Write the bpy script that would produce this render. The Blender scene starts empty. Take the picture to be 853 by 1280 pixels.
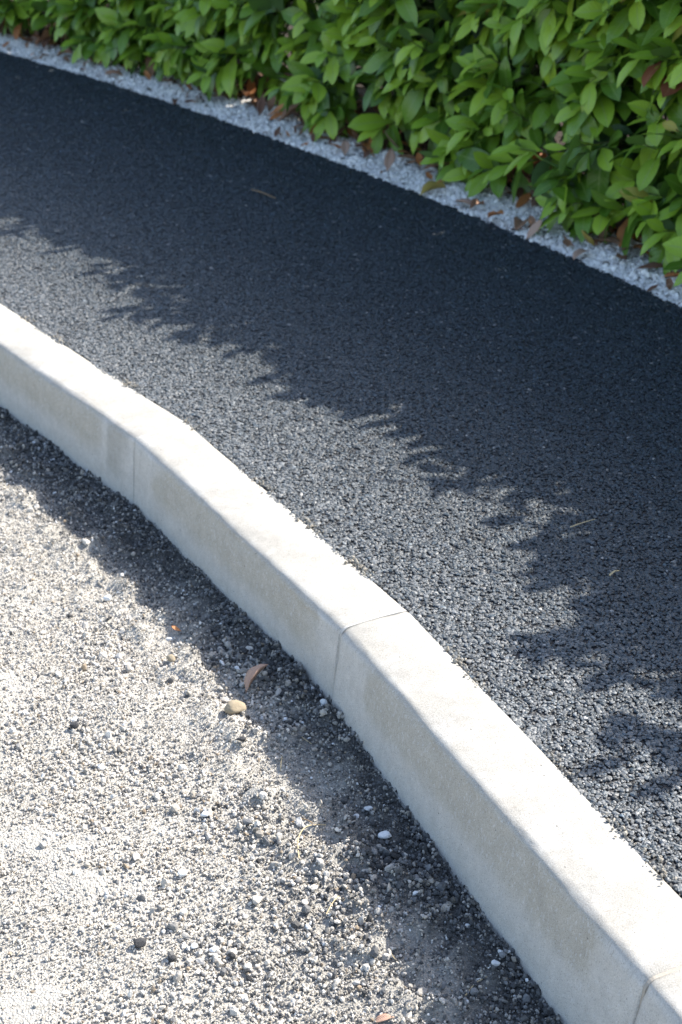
import bpy, math, random
import numpy as np
from mathutils import Vector, Matrix, Quaternion
from mathutils.bvhtree import BVHTree

scene = bpy.context.scene
COL = scene.collection
RNG = np.random.default_rng(7)
random.seed(7)
R = math.radians

# ------------------------------------------------------------------ camera
F_PX, PITCH, ROLL, CAM_H = 1940.7, 0.48903, -0.01625, 1.5764
IMG_W, IMG_H = 853.0, 1280.0
cam_data = bpy.data.cameras.new('camera')
cam = bpy.data.objects.new('camera', cam_data)
COL.objects.link(cam)
cam_data.sensor_fit = 'VERTICAL'
cam_data.sensor_height = 36.0
cam_data.lens = F_PX / IMG_H * 36.0
cam_data.clip_start = 0.05
cam_data.clip_end = 2000.0
FWD = np.array([0, math.cos(PITCH), -math.sin(PITCH)])
UP0 = np.array([0, math.sin(PITCH), math.cos(PITCH)])
RT0 = np.array([1.0, 0, 0])
cr, sr = math.cos(ROLL), math.sin(ROLL)
RT = cr * RT0 + sr * UP0
UP = -sr * RT0 + cr * UP0
cam.matrix_world = Matrix(((RT[0], UP[0], -FWD[0], 0), (RT[1], UP[1], -FWD[1], 0),
                           (RT[2], UP[2], -FWD[2], CAM_H), (0, 0, 0, 1)))
cam_data.dof.use_dof = True
cam_data.dof.focus_distance = 2.55
cam_data.dof.aperture_fstop = 6.3
cam_data.dof.aperture_blades = 7
scene.camera = cam

def view_dir(px, py):
    return RT * ((px - IMG_W / 2) / F_PX) + UP * (-(py - IMG_H / 2) / F_PX) + FWD

def at(px, py, z=0.0):
    """point of the horizontal plane at height z that the photograph shows there"""
    d = view_dir(px, py)
    t = (z - CAM_H) / d[2]
    return np.array([0, 0, CAM_H]) + t * d

# ------------------------------------------------------------------ sky, sun, exposure
SUN_AZ, SUN_EL = R(62), R(41)
world = bpy.data.worlds.new('World')
scene.world = world
world.use_nodes = True
wn = world.node_tree
sky = wn.nodes.new('ShaderNodeTexSky')
sky.sky_type = 'NISHITA'
sky.sun_disc = False
sky.sun_elevation = SUN_EL
sky.sun_rotation = SUN_AZ
sky.ozone_density = 0.35
sky.dust_density = 1.6
bg = wn.nodes['Background']
bg.inputs['Strength'].default_value = 0.15
wn.links.new(sky.outputs['Color'], bg.inputs['Color'])
sd = bpy.data.lights.new('sun', 'SUN')
sd.energy = 4.7
sd.angle = R(0.53)
sd.color = (1.0, 0.955, 0.88)
sun = bpy.data.objects.new('sun', sd)
COL.objects.link(sun)
sun_vec = Vector((math.sin(SUN_AZ) * math.cos(SUN_EL), math.cos(SUN_AZ) * math.cos(SUN_EL), math.sin(SUN_EL)))
sun.rotation_euler = sun_vec.to_track_quat('Z', 'Y').to_euler()
sun.location = (3, 6, 6)
vs = scene.view_settings
vs.view_transform = 'Standard'
vs.look = 'None'
vs.exposure = 1.33
vs.gamma = 1.0
vs.use_curve_mapping = False

# ------------------------------------------------------------------ helpers
def tag(o, label=None, cat=None, group=None, kind=None):
    if label: o['label'] = label
    if cat: o['category'] = cat
    if group: o['group'] = group
    if kind: o['kind'] = kind
    return o

def link(name, mesh, mat=None, parent=None):
    o = bpy.data.objects.new(name, mesh)
    COL.objects.link(o)
    if mat is not None and mesh is not None and not mesh.materials:
        mesh.materials.append(mat)
    if parent is not None:
        o.parent = parent
    return o

def empty(name, loc=(0, 0, 0)):
    o = bpy.data.objects.new(name, None)
    COL.objects.link(o)
    o.location = loc
    o.empty_display_size = 0.1
    return o

def mesh_from(name, V, Fc, smooth=False, uv=None):
    me = bpy.data.meshes.new(name)
    me.from_pydata([tuple(map(float, v)) for v in V], [], [tuple(map(int, f)) for f in Fc])
    if uv is not None:
        ul = me.uv_layers.new(name='UVMap')
        li = np.empty(len(me.loops), dtype=np.int32)
        me.loops.foreach_get('vertex_index', li)
        ul.data.foreach_set('uv', np.asarray(uv, dtype=np.float32)[li].ravel())
    if smooth:
        me.polygons.foreach_set('use_smooth', np.ones(len(me.polygons), dtype=bool))
    me.update()
    return me

def mesh_np(name, V, Q, smooth=True, uv=None, mat_idx=None):
    """fast mesh from arrays, all faces the same size"""
    V = np.asarray(V, dtype=np.float32); Q = np.asarray(Q, dtype=np.int32)
    k = Q.shape[1]
    me = bpy.data.meshes.new(name)
    me.vertices.add(len(V)); me.vertices.foreach_set('co', V.ravel())
    me.loops.add(Q.size); me.loops.foreach_set('vertex_index', Q.ravel())
    me.polygons.add(len(Q))
    me.polygons.foreach_set('loop_start', np.arange(0, Q.size, k, dtype=np.int32))
    me.polygons.foreach_set('loop_total', np.full(len(Q), k, dtype=np.int32))
    if mat_idx is not None:
        me.polygons.foreach_set('material_index', np.asarray(mat_idx, dtype=np.int32))
    me.polygons.foreach_set('use_smooth', np.full(len(Q), smooth, dtype=bool))
    if uv is not None:
        ul = me.uv_layers.new(name='UVMap')
        ul.data.foreach_set('uv', np.asarray(uv, dtype=np.float32)[Q.ravel()].ravel())
    me.update(calc_edges=True)
    me.validate()
    return me

def grid_faces(nu, nv):
    i, j = np.meshgrid(np.arange(nu - 1), np.arange(nv - 1), indexing='ij')
    a = (i * nv + j).ravel()
    return np.stack([a, a + nv, a + nv + 1, a + 1], 1)

_tab = np.random.default_rng(99).random((256, 256))
def vnoise(x, y, scale=1.0, seed=0):
    x = np.asarray(x, float) / scale + 37.1 * seed; y = np.asarray(y, float) / scale + 11.7 * seed
    xi = np.floor(x).astype(int); yi = np.floor(y).astype(int)
    fx = x - xi; fy = y - yi
    fx = fx * fx * (3 - 2 * fx); fy = fy * fy * (3 - 2 * fy)
    g = lambda a, b: _tab[a % 256, b % 256]
    return (g(xi, yi) * (1 - fx) + g(xi + 1, yi) * fx) * (1 - fy) + (g(xi, yi + 1) * (1 - fx) + g(xi + 1, yi + 1) * fx) * fy

def fnoise(x, y, scale=1.0, seed=0, octv=3):
    s = 0; a = 1; t = 0
    for k in range(octv):
        s = s + a * vnoise(x, y, scale / 2 ** k, seed + k); t += a; a *= .55
    return s / t

def sstep(a, b, x):
    t = np.clip((x - a) / (b - a), 0, 1)
    return t * t * (3 - 2 * t)

# ------------------------------------------------------------------ material tools
class NT:
    def __init__(self, name):
        self.m = bpy.data.materials.new(name)
        self.m.use_nodes = True
        self.t = self.m.node_tree
        self.b = self.t.nodes['Principled BSDF']
        self.out = self.t.nodes['Material Output']
    def n(self, typ, ins=None, **kw):
        nd = self.t.nodes.new(typ)
        for k, v in kw.items(): setattr(nd, k, v)
        for k, v in (ins or {}).items(): self.set(nd.inputs[k], v)
        return nd
    def set(self, sock, v):
        if isinstance(v, bpy.types.NodeSocket): self.t.links.new(v, sock)
        elif isinstance(v, bpy.types.Node): self.t.links.new(v.outputs[0], sock)
        else: sock.default_value = v
    def math(self, op, a, b=0.0, c=None, clamp=False):
        nd = self.n('ShaderNodeMath', operation=op, use_clamp=clamp)
        self.set(nd.inputs[0], a); self.set(nd.inputs[1], b)
        if c is not None: self.set(nd.inputs[2], c)
        return nd.outputs[0]
    def noise(self, vec, scale, detail=4, rough=.55, dim='3D'):
        nd = self.n('ShaderNodeTexNoise', {'Scale': scale, 'Detail': detail, 'Roughness': rough}, noise_dimensions=dim)
        if vec is not None: self.set(nd.inputs['Vector'], vec)
        return nd.outputs[0]
    def ramp(self, fac, stops, interp='LINEAR'):
        nd = self.n('ShaderNodeValToRGB')
        nd.color_ramp.interpolation = interp
        el = nd.color_ramp.elements
        while len(el) < len(stops): el.new(0.5)
        for e, (p, c) in zip(el, stops):
            e.position = p
            e.color = (c, c, c, 1) if isinstance(c, (int, float)) else (*c, 1)
        self.set(nd.inputs[0], fac)
        return nd.outputs[0]
    def mix(self, fac, a, b, mode='MIX'):
        nd = self.n('ShaderNodeMix', data_type='RGBA', blend_type=mode)
        self.set(nd.inputs[0], fac)
        for s, v in ((nd.inputs[6], a), (nd.inputs[7], b)):
            if isinstance(v, tuple) and len(v) == 3: v = (*v, 1)
            self.set(s, v)
        return nd.outputs[2]
    def smooth(self, x, a, b):
        nd = self.n('ShaderNodeMapRange', interpolation_type='SMOOTHSTEP')
        self.set(nd.inputs[0], x); nd.inputs[1].default_value = a; nd.inputs[2].default_value = b
        return nd.outputs[0]
    def bump(self, h, strength=.5, dist=.002, normal=None):
        nd = self.n('ShaderNodeBump', {'Strength': strength, 'Distance': dist, 'Height': h})
        if normal is not None: self.set(nd.inputs['Normal'], normal)
        return nd.outputs[0]
    def mapping(self, vec, scale=(1, 1, 1), rot=(0, 0, 0)):
        nd = self.n('ShaderNodeMapping', {'Scale': scale, 'Rotation': rot})
        self.set(nd.inputs['Vector'], vec)
        return nd.outputs[0]
    def pos(self):
        return self.n('ShaderNodeNewGeometry').outputs['Position']
    def color(self, c): self.set(self.b.inputs['Base Color'], c if not (isinstance(c, tuple) and len(c) == 3) else (*c, 1))
    def rough(self, r): self.set(self.b.inputs['Roughness'], r)
    def spec(self, r): self.set(self.b.inputs['Specular IOR Level'], r)
    def normal(self, n): self.set(self.b.inputs['Normal'], n)

def mat_chip(name, rough, spec, bump_scale=900, bump=.35, mottled=.35):
    """loose mineral grains: the colour comes with every grain"""
    t = NT(name)
    tint = t.n('ShaderNodeAttribute', attribute_type='INSTANCER', attribute_name='tint').outputs['Color']
    p = t.pos()
    nz = t.noise(p, bump_scale * .35, 3)
    c = t.mix(1.0, tint, t.ramp(nz, [(.25, 1 - mottled), (.75, 1 + mottled * .35)]), 'MULTIPLY')
    t.color(c); t.rough(rough); t.spec(spec)
    t.normal(t.bump(t.noise(p, bump_scale, 2), bump, .0008))
    return t.m

def mat_asphalt():
    t = NT('fresh_asphalt')
    p = t.pos()
    v = t.n('ShaderNodeTexVoronoi', {'Scale': 150.0, 'Vector': p})
    c = t.mix(t.noise(p, 3.0, 4), (.011, .012, .014), (.020, .021, .024))
    t.color(c); t.rough(.55); t.spec(.5)
    h = t.math('ADD', t.math('MULTIPLY', v.outputs['Distance'], -.8), t.math('MULTIPLY', t.noise(p, 420, 3), .5))
    t.normal(t.bump(h, .8, .004))
    return t.m

def mat_concrete(name, patch=None, seed=0.0):
    t = NT(name)
    uv = t.n('ShaderNodeUVMap').outputs[0]
    sep = t.n('ShaderNodeSeparateXYZ'); t.set(sep.inputs[0], uv)
    u, v = sep.outputs[0], sep.outputs[1]
    geo = t.n('ShaderNodeNewGeometry')
    p = geo.outputs['Position']
    nsep = t.n('ShaderNodeSeparateXYZ'); t.set(nsep.inputs[0], geo.outputs['Normal'])
    top = t.smooth(nsep.outputs[2], .45, .9)                     # which face of the stone
    wob = t.math('MULTIPLY', t.math('SUBTRACT', t.noise(p, 9 + seed, 4), .5), .22)
    ue = t.math('ADD', u, wob)
    ve = t.math('ADD', v, t.math('MULTIPLY', wob, .22))
    core = t.math('MULTIPLY', t.smooth(ue, .10, .16), t.math('SUBTRACT', 1.0, t.smooth(ue, .86, .94)))
    core = t.math('MULTIPLY', core, t.smooth(ve, -.125, -.075))
    base = t.mix(t.noise(p, 26, 5, .6), (.49, .455, .40), (.57, .535, .48))
    wash = t.mix(t.noise(p, 60, 4), (.52, .49, .44), (.60, .57, .525))
    stain = t.mix(t.noise(p, 18, 5, .65), (.43, .395, .33), (.50, .46, .395))
    face = t.mix(core, wash, stain)
    # white scour specks left by the mould on the face
    sp = t.noise(t.mapping(p, (1, 1, .55)), 190, 3, .6)
    face = t.mix(t.math('MULTIPLY', t.smooth(sp, .57, .65), .6), face, (.60, .59, .57))
    if patch:
        a, b, lo = patch
        pm = t.math('MULTIPLY', t.smooth(t.math('ADD', u, t.math('MULTIPLY', wob, .06)), a, a + .022),
                    t.math('SUBTRACT', 1.0, t.smooth(t.math('ADD', u, t.math('MULTIPLY', v, -.25)), b, b + .07)))
        pm = t.math('MULTIPLY', pm, t.smooth(v, lo, lo + .05))
        face = t.mix(t.math('MULTIPLY', pm, .48), face, (.30, .28, .235))
    brush = t.noise(t.mapping(uv, (520, 75, 1)), 1.0, 4, .6)
    grain = t.noise(p, 620, 3, .7)
    topc = t.mix(t.smooth(t.noise(p, 11, 5, .6), .35, .75), (.37, .352, .316), (.48, .462, .426))
    topc = t.mix(t.math('MULTIPLY', t.smooth(brush, .56, .70), .38), topc, (.27, .25, .215))
    c = t.mix(top, face, topc)
    c = t.mix(1.0, c, t.ramp(grain, [(.3, .68), (.7, 1.13)]), 'MULTIPLY')
    # sand grains and pores in the cement skin
    v2 = t.n('ShaderNodeTexVoronoi', {'Scale': 330.0, 'Vector': p})
    c2 = t.n('ShaderNodeSeparateColor'); t.set(c2.inputs[0], v2.outputs['Color'])
    spk = t.math('MULTIPLY', t.math('LESS_THAN', v2.outputs['Distance'], .34), t.math('GREATER_THAN', c2.outputs[1], .80))
    c = t.mix(t.math('MULTIPLY', spk, .45), c, (.17, .155, .13))
    blot = t.noise(p, 34, 6, .7)
    c = t.mix(1.0, c, t.ramp(blot, [(.3, .88), (.65, 1.05)]), 'MULTIPLY')
    # thin dirt film and drips
    drip = t.noise(t.mapping(uv, (42, 5, 1)), 1.0, 4, .6)
    c = t.mix(t.math('MULTIPLY', t.math('MULTIPLY', t.smooth(drip, .52, .70), .10), t.math('SUBTRACT', 1.0, top)), c, (.24, .215, .17))
    # tan scuffs where the arris was rubbed
    arr = t.math('MULTIPLY', t.smooth(v, -.030, -.012), t.math('SUBTRACT', 1.0, t.smooth(v, .012, .04)))
    sc = t.smooth(t.noise(t.mapping(uv, (300, 34, 1)), 1.0, 4, .65), .58, .68)
    sc = t.math('MULTIPLY', sc, t.smooth(t.noise(p, 5.5 + seed, 2), .44, .56))
    c = t.mix(t.math('MULTIPLY', t.math('MULTIPLY', sc, arr), .5), c, (.24, .19, .13))
    # air holes
    vo = t.n('ShaderNodeTexVoronoi', {'Scale': 36.0, 'Vector': p})
    vs_ = t.n('ShaderNodeSeparateColor'); t.set(vs_.inputs[0], vo.outputs['Color'])
    hole = t.math('MULTIPLY', t.math('LESS_THAN', vo.outputs['Distance'], .055), t.math('GREATER_THAN', vs_.outputs[0], .55))
    c = t.mix(t.math('MULTIPLY', hole, .8), c, (.10, .095, .09))
    t.color(c); t.rough(.85); t.spec(.3)
    h = t.math('ADD', t.math('MULTIPLY', t.noise(p, 480, 4, .7), .7), t.math('MULTIPLY', brush, .5))
    h = t.math('SUBTRACT', h, t.math('MULTIPLY', hole, 1.5))
    t.normal(t.bump(h, .7, .0026))
    return t.m

def mat_roadbase():
    t = NT('crushed_stone_fines')
    p = t.pos()
    dk = t.n('ShaderNodeAttribute', attribute_name='dark').outputs['Fac']
    pale = t.mix(t.noise(p, 70, 5, .65), (.38, .355, .31), (.54, .51, .455))
    dark = t.mix(t.noise(p, 110, 4, .6), (.055, .055, .056), (.17, .165, .155))
    m = t.math('ADD', dk, t.math('MULTIPLY', t.math('SUBTRACT', t.noise(p, 45, 4, .6), .5), .9), clamp=True)
    c = t.mix(m, pale, dark)
    v = t.n('ShaderNodeTexVoronoi', {'Scale': 260.0, 'Vector': p})
    c = t.mix(.35, c, t.mix(1.0, c, t.ramp(v.outputs['Distance'], [(.1, 1.3), (.75, .25)]), 'MULTIPLY'))
    t.color(c); t.rough(.95); t.spec(.2)
    h = t.math('ADD', t.math('MULTIPLY', v.outputs['Distance'], -.7), t.math('MULTIPLY', t.noise(p, 300, 4, .65), .9))
    t.normal(t.bump(h, .9, .004))
    return t.m

def mat_soil(name, a, b, sc=30):
    t = NT(name)
    p = t.pos()
    t.color(t.mix(t.noise(p, sc, 5, .65), a, b)); t.rough(.95); t.spec(.2)
    t.normal(t.bump(t.noise(p, sc * 5, 4, .7), .8, .01))
    return t.m

def mat_leaf(name, dark, light, rib, trans, back, rough=.36):
    t = NT(name)
    uv = t.n('ShaderNodeUVMap').outputs[0]
    sep = t.n('ShaderNodeSeparateXYZ'); t.set(sep.inputs[0], uv)
    u, v = sep.outputs[0], sep.outputs[1]
    geo = t.n('ShaderNodeNewGeometry')
    oi = t.n('ShaderNodeObjectInfo')
    rnd = t.math('FRACT', t.math('ADD', geo.outputs['Random Per Island'], t.math('MULTIPLY', oi.outputs['Random'], 7.31)))
    p = geo.outputs['Position']
    au = t.math('ABSOLUTE', u)
    c = t.mix(rnd, dark, light)
    c = t.mix(t.math('MULTIPLY', t.noise(p, 22, 3), .45), c, light)
    # side veins run from the midrib towards the tip
    ve = t.math('SINE', t.math('MULTIPLY', t.math('SUBTRACT', v, t.math('MULTIPLY', au, .16)), 66.0))
    ribm = t.math('SUBTRACT', 1.0, t.smooth(au, .03, .10))
    c = t.mix(t.math('MULTIPLY', t.smooth(ve, .7, 1.0), .16), c, rib)
    c = t.mix(t.math('MULTIPLY', ribm, .8), c, rib)
    c = t.mix(geo.outputs['Backfacing'], c, back)
    t.color(c)
    t.rough(t.math('ADD', t.math('ADD', rough, t.math('MULTIPLY', t.noise(p, 60, 2), .12)), t.math('MULTIPLY', geo.outputs['Backfacing'], .25)))
    t.spec(.5)
    h = t.math('ADD', t.math('MULTIPLY', ve, .25), t.math('MULTIPLY', t.noise(p, 120, 2), .6))
    nb = t.bump(h, .35, .0015)
    t.normal(nb)
    tr = t.n('ShaderNodeBsdfTranslucent', {'Color': (*trans, 1), 'Normal': nb})
    mx = t.n('ShaderNodeMixShader', {0: .22, 1: t.b.outputs[0], 2: tr.outputs[0]})
    t.t.links.new(mx.outputs[0], t.out.inputs['Surface'])
    return t.m

def mat_plain(name, a, b, scale=60, rough=.8, spec=.3, bump=.4):
    t = NT(name)
    p = t.pos()
    t.color(t.mix(t.noise(p, scale, 4, .6), a, b)); t.rough(rough); t.spec(spec)
    t.normal(t.bump(t.noise(p, scale * 4, 3), bump, .0015))
    return t.m

# ------------------------------------------------------------------ plan of the place
J1, J2, J3 = np.array([-.490, 3.353]), np.array([-.006, 2.494]), np.array([.406, 1.579])
d01 = np.array([-.924 + .490, 3.961 - 3.353]); d01 /= np.linalg.norm(d01)
J0 = J1 + d01 * 1.075
dm1 = np.array([-.63, .777])
JM = J0 + dm1 * 1.0
JMM = JM + dm1 * 1.0
JFAR = JMM + dm1 * 1.0
JEND = JFAR + dm1 * 2.5
d34 = np.array([.375, -.927])
J4 = J3 + d34 * 1.0
J5 = J4 + d34 * 1.0
J6 = J5 + d34 * 1.0
KERB = [JFAR, JMM, JM, J0, J1, J2, J3, J4, J5]
KW = 0.150                                                     # width of a kerb stone
LINE = np.array([JEND, JFAR, JMM, JM, J0, J1, J2, J3, J4, J5, J6])             # front arris of the kerb in plan

def pdist(P, line):
    """signed distance of points P from a polyline (positive on its left looking along it: the road side is negative) and arc length"""
    best = np.full(len(P), 1e9); sg = np.zeros(len(P)); arc = np.zeros(len(P)); acc = 0
    for a, b in zip(line[:-1], line[1:]):
        d = b - a; L = np.linalg.norm(d); d = d / L
        q = P - a; t = np.clip(q @ d, 0, L)
        c = q - t[:, None] * d
        dd = np.hypot(c[:, 0], c[:, 1])
        s = np.sign(d[0] * q[:, 1] - d[1] * q[:, 0])
        m = dd < best
        best = np.where(m, dd, best); sg = np.where(m, s, sg); arc = np.where(m, acc + t, arc)
        acc += L
    return best * sg, arc

# path edge beside the hedge: a gentle curve through what the photograph shows
EPX = [(0, 65), (75, 84), (150, 105), (300, 156), (427, 202), (577, 270), (707, 321), (853, 377)]
EP = np.array([at(x, y)[:2] for x, y in EPX])
e_dir = EP[-1] - EP[0]; e_len = np.linalg.norm(e_dir); e_dir /= e_len
e_nrm = np.array([-e_dir[1], e_dir[0]])                         # away from the road
if e_nrm[0] < 0: e_nrm = -e_nrm
eu = (EP - EP[0]) @ e_dir; ev = (EP - EP[0]) @ e_nrm
epoly = np.polyfit(eu, ev, 2)
U0, U1 = -6.5, e_len + 3.4

def edge(u, off=0.0):
    """point of the path edge at station u, moved off metres towards the hedge"""
    u = np.asarray(u, float)
    uc = np.clip(u, -.6, e_len + .6)
    sl = 2 * epoly[0] * uc + epoly[1]
    v = np.polyval(epoly, uc) + sl * (u - uc)
    nx, ny = -sl, np.ones_like(sl)
    L = np.hypot(nx, ny); nx, ny = nx / L, ny / L
    uu = u + nx * off; vv = v + ny * off
    P = EP[0] + uu[..., None] * e_dir + vv[..., None] * e_nrm
    n = nx[..., None] * e_dir + ny[..., None] * e_nrm
    return P, n

def edge_uv(P):
    q = P - EP[0]
    u = q @ e_dir; v = q @ e_nrm
    uc = np.clip(u, -.6, e_len + .6)
    sl = 2 * epoly[0] * uc + epoly[1]
    return u, v - (np.polyval(epoly, uc) + sl * (u - uc))

def road_z(x, y):
    """height of the crushed stone in the road"""
    yy = np.asarray(y)
    z = -.168 - .017 * np.maximum(yy - 2.5, 0) - .042 * np.clip(2.5 - yy, 0, 1.3)
    return z + (fnoise(x, y, .35, 3) - .5) * .018 + (fnoise(x, y, .06, 5) - .5) * .010

# ------------------------------------------------------------------ ground, road base, path
big = bpy.data.meshes.new('ground')
S = 400
big.from_pydata([(-S, -S, -.32), (S, -S, -.32), (S, S, -.32), (-S, S, -.32)], [], [(0, 1, 2, 3)])
tag(link('ground', big, mat_soil('earth', (.10, .085, .06), (.20, .17, .12), 3)), kind='structure')

def add_attr(me, name, arr):
    a = me.attributes.new(name, 'FLOAT', 'POINT')
    a.data.foreach_set('value', np.asarray(arr, dtype=np.float32))

def darkness(x, y):
    """how much of the stone is spilt black asphalt crumb"""
    d, s = pdist(np.stack([x, y], 1), LINE)
    d = -d
    n = fnoise(x, y, .22, 21); n2 = fnoise(x, y, .5, 31)
    k = 1 - sstep(.05, .24, d + (n - .5) * .20)
    k2 = sstep(.60, .78, n2) * .25
    near = sstep(2.6, 1.9, y) * (1 - sstep(.2, .5, d + (n - .5) * .2)) * .35
    return np.clip(np.maximum(np.maximum(k * .95, k2), near), 0, 1)

def clods(x, y, d):
    """little heaps of spilt crumbs along the kerb"""
    w = np.exp(-((d - .16) / .17) ** 2)
    return w * (np.maximum(0, fnoise(x, y, .055, 88) - .47) * .070 + np.maximum(0, fnoise(x, y, .022, 89) - .5) * .022)

def sheet(name, x0, x1, y0, y1, step, dz):
    gx = np.arange(x0, x1, step); gy = np.arange(y0, y1, step)
    X, Y = np.meshgrid(gx, gy, indexing='ij')
    xf, yf = X.ravel(), Y.ravel()
    d = -pdist(np.stack([xf, yf], 1), LINE)[0]
    zf = road_z(xf, yf) - .002 + .0034 * sstep(.48, .66, fnoise(xf, yf, .20, 85)) * sstep(.22, .4, d) + clods(xf, yf, d) + dz
    me = mesh_np(name, np.stack([xf, yf, zf], 1), grid_faces(len(gx), len(gy)))
    add_attr(me, 'dark', darkness(xf, yf))
    return tag(link(name, me, ROAD_MAT), kind='structure')
ROAD_MAT = mat_roadbase()
sheet('road_base', -2.2, 1.3, .6, 5.4, .0125, 0)
sheet('road_base', -12, 3.2, -3, 14, .06, -.012)

NU, NV = 420, 26
uu = np.linspace(U0, U1, NU)
hedge_side, _ = edge(uu)
hedge_side = hedge_side + (np.stack([vnoise(uu, uu * 0, .03, 8), vnoise(uu, uu * 0, .03, 9)], 1) - .5) * .012
seg = np.diff(LINE, axis=0); sl = np.hypot(seg[:, 0], seg[:, 1]); cum = np.concatenate([[0], np.cumsum(sl)])
def kerb_pt(s, off):
    s = np.asarray(s, float)
    P = np.stack([np.interp(s, cum, LINE[:, 0]), np.interp(s, cum, LINE[:, 1])], -1)
    e = .25
    a = np.stack([np.interp(s - e, cum, LINE[:, 0]), np.interp(s - e, cum, LINE[:, 1])], -1)
    b = np.stack([np.interp(s + e, cum, LINE[:, 0]), np.interp(s + e, cum, LINE[:, 1])], -1)
    t = b - a; t /= np.linalg.norm(t, axis=-1, keepdims=True)
    n = np.stack([-t[..., 1], t[..., 0]], -1)
    return P + n * off, t, n
ks = np.linspace(0, cum[-1], NU)
kerb_side, _, _ = kerb_pt(ks, KW - .004)
w = np.linspace(0, 1, NV)
AX = kerb_side[:, None, :] * (1 - w)[None, :, None] + hedge_side[:, None, :] * w[None, :, None]
ax, ay = AX[..., 0].ravel(), AX[..., 1].ravel()
def path_z(x, y):
    return -.004 + (fnoise(x, y, .6, 13) - .5) * .006
az = path_z(ax, ay) - .0040
V = np.stack([ax, ay, az], 1)
Fq = grid_faces(NU, NV)
# skirt along the hedge so that the layer has thickness
top_i = np.arange(NU) * NV + NV - 1
sk = V[top_i].copy(); sk[:, 2] = -.06
Fs = np.stack([top_i[:-1], top_i[1:], len(V) + np.arange(1, NU), len(V) + np.arange(NU - 1)], 1)
me = mesh_np('asphalt_path', np.vstack([V, sk]), np.vstack([Fq[:, ::-1], Fs[:, ::-1]]))
tag(link('asphalt_path', me, mat_asphalt()), kind='structure')

# bed of the gravel strip and the soil under the hedge
uu2 = np.linspace(U0, U1, 300)
def bed(name, o0, o1, n, zfun, mat):
    offs = np.linspace(o0, o1, n)
    Ps = np.stack([edge(uu2, o)[0] for o in offs], 1)
    x, y = Ps[..., 0].ravel(), Ps[..., 1].ravel()
    oo = np.tile(offs, len(uu2))
    me = mesh_np(name, np.stack([x, y, zfun(x, y, oo)], 1), grid_faces(len(uu2), n)[:, ::-1])
    return tag(link(name, me, mat), kind='structure')
def grav_z(x, y, o):
    return -.030 + (fnoise(x, y, .12, 41) - .5) * .016
bed('gravel_bed', -.02, .30, 10, grav_z, mat_soil('stone_dust', (.32, .32, .32), (.48, .48, .48), 90))
bed('soil', .295, 2.6, 24, lambda x, y, o: -.026 + (fnoise(x, y, .2, 44) - .5) * .03 + .02 * sstep(.3, .5, o), mat_soil('dark_soil', (.018, .013, .009), (.05, .036, .024), 40))

# ------------------------------------------------------------------ kerb stones
def profile():
    """cross section (across, height): front face with a little batter, rounded arris, top, back"""
    pr = [(-.020, -.26), (-.016, -.185)]
    pr += [(-.0135, -.15), (-.0095, -.10), (-.006, -.06), (-.003, -.034)]
    r = .021
    for k in range(7):
        a = math.pi - k * (math.pi / 2) / 6
        pr.append((-.001 + r + r * math.cos(a) , -r + r * math.sin(a)))
    pr += [(.05, .001), (.09, .001), (.125, .0), (KW - .006, -.002), (KW, -.010), (KW, -.06), (KW, -.26)]
    return np.array(pr)
PROF = profile()

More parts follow.
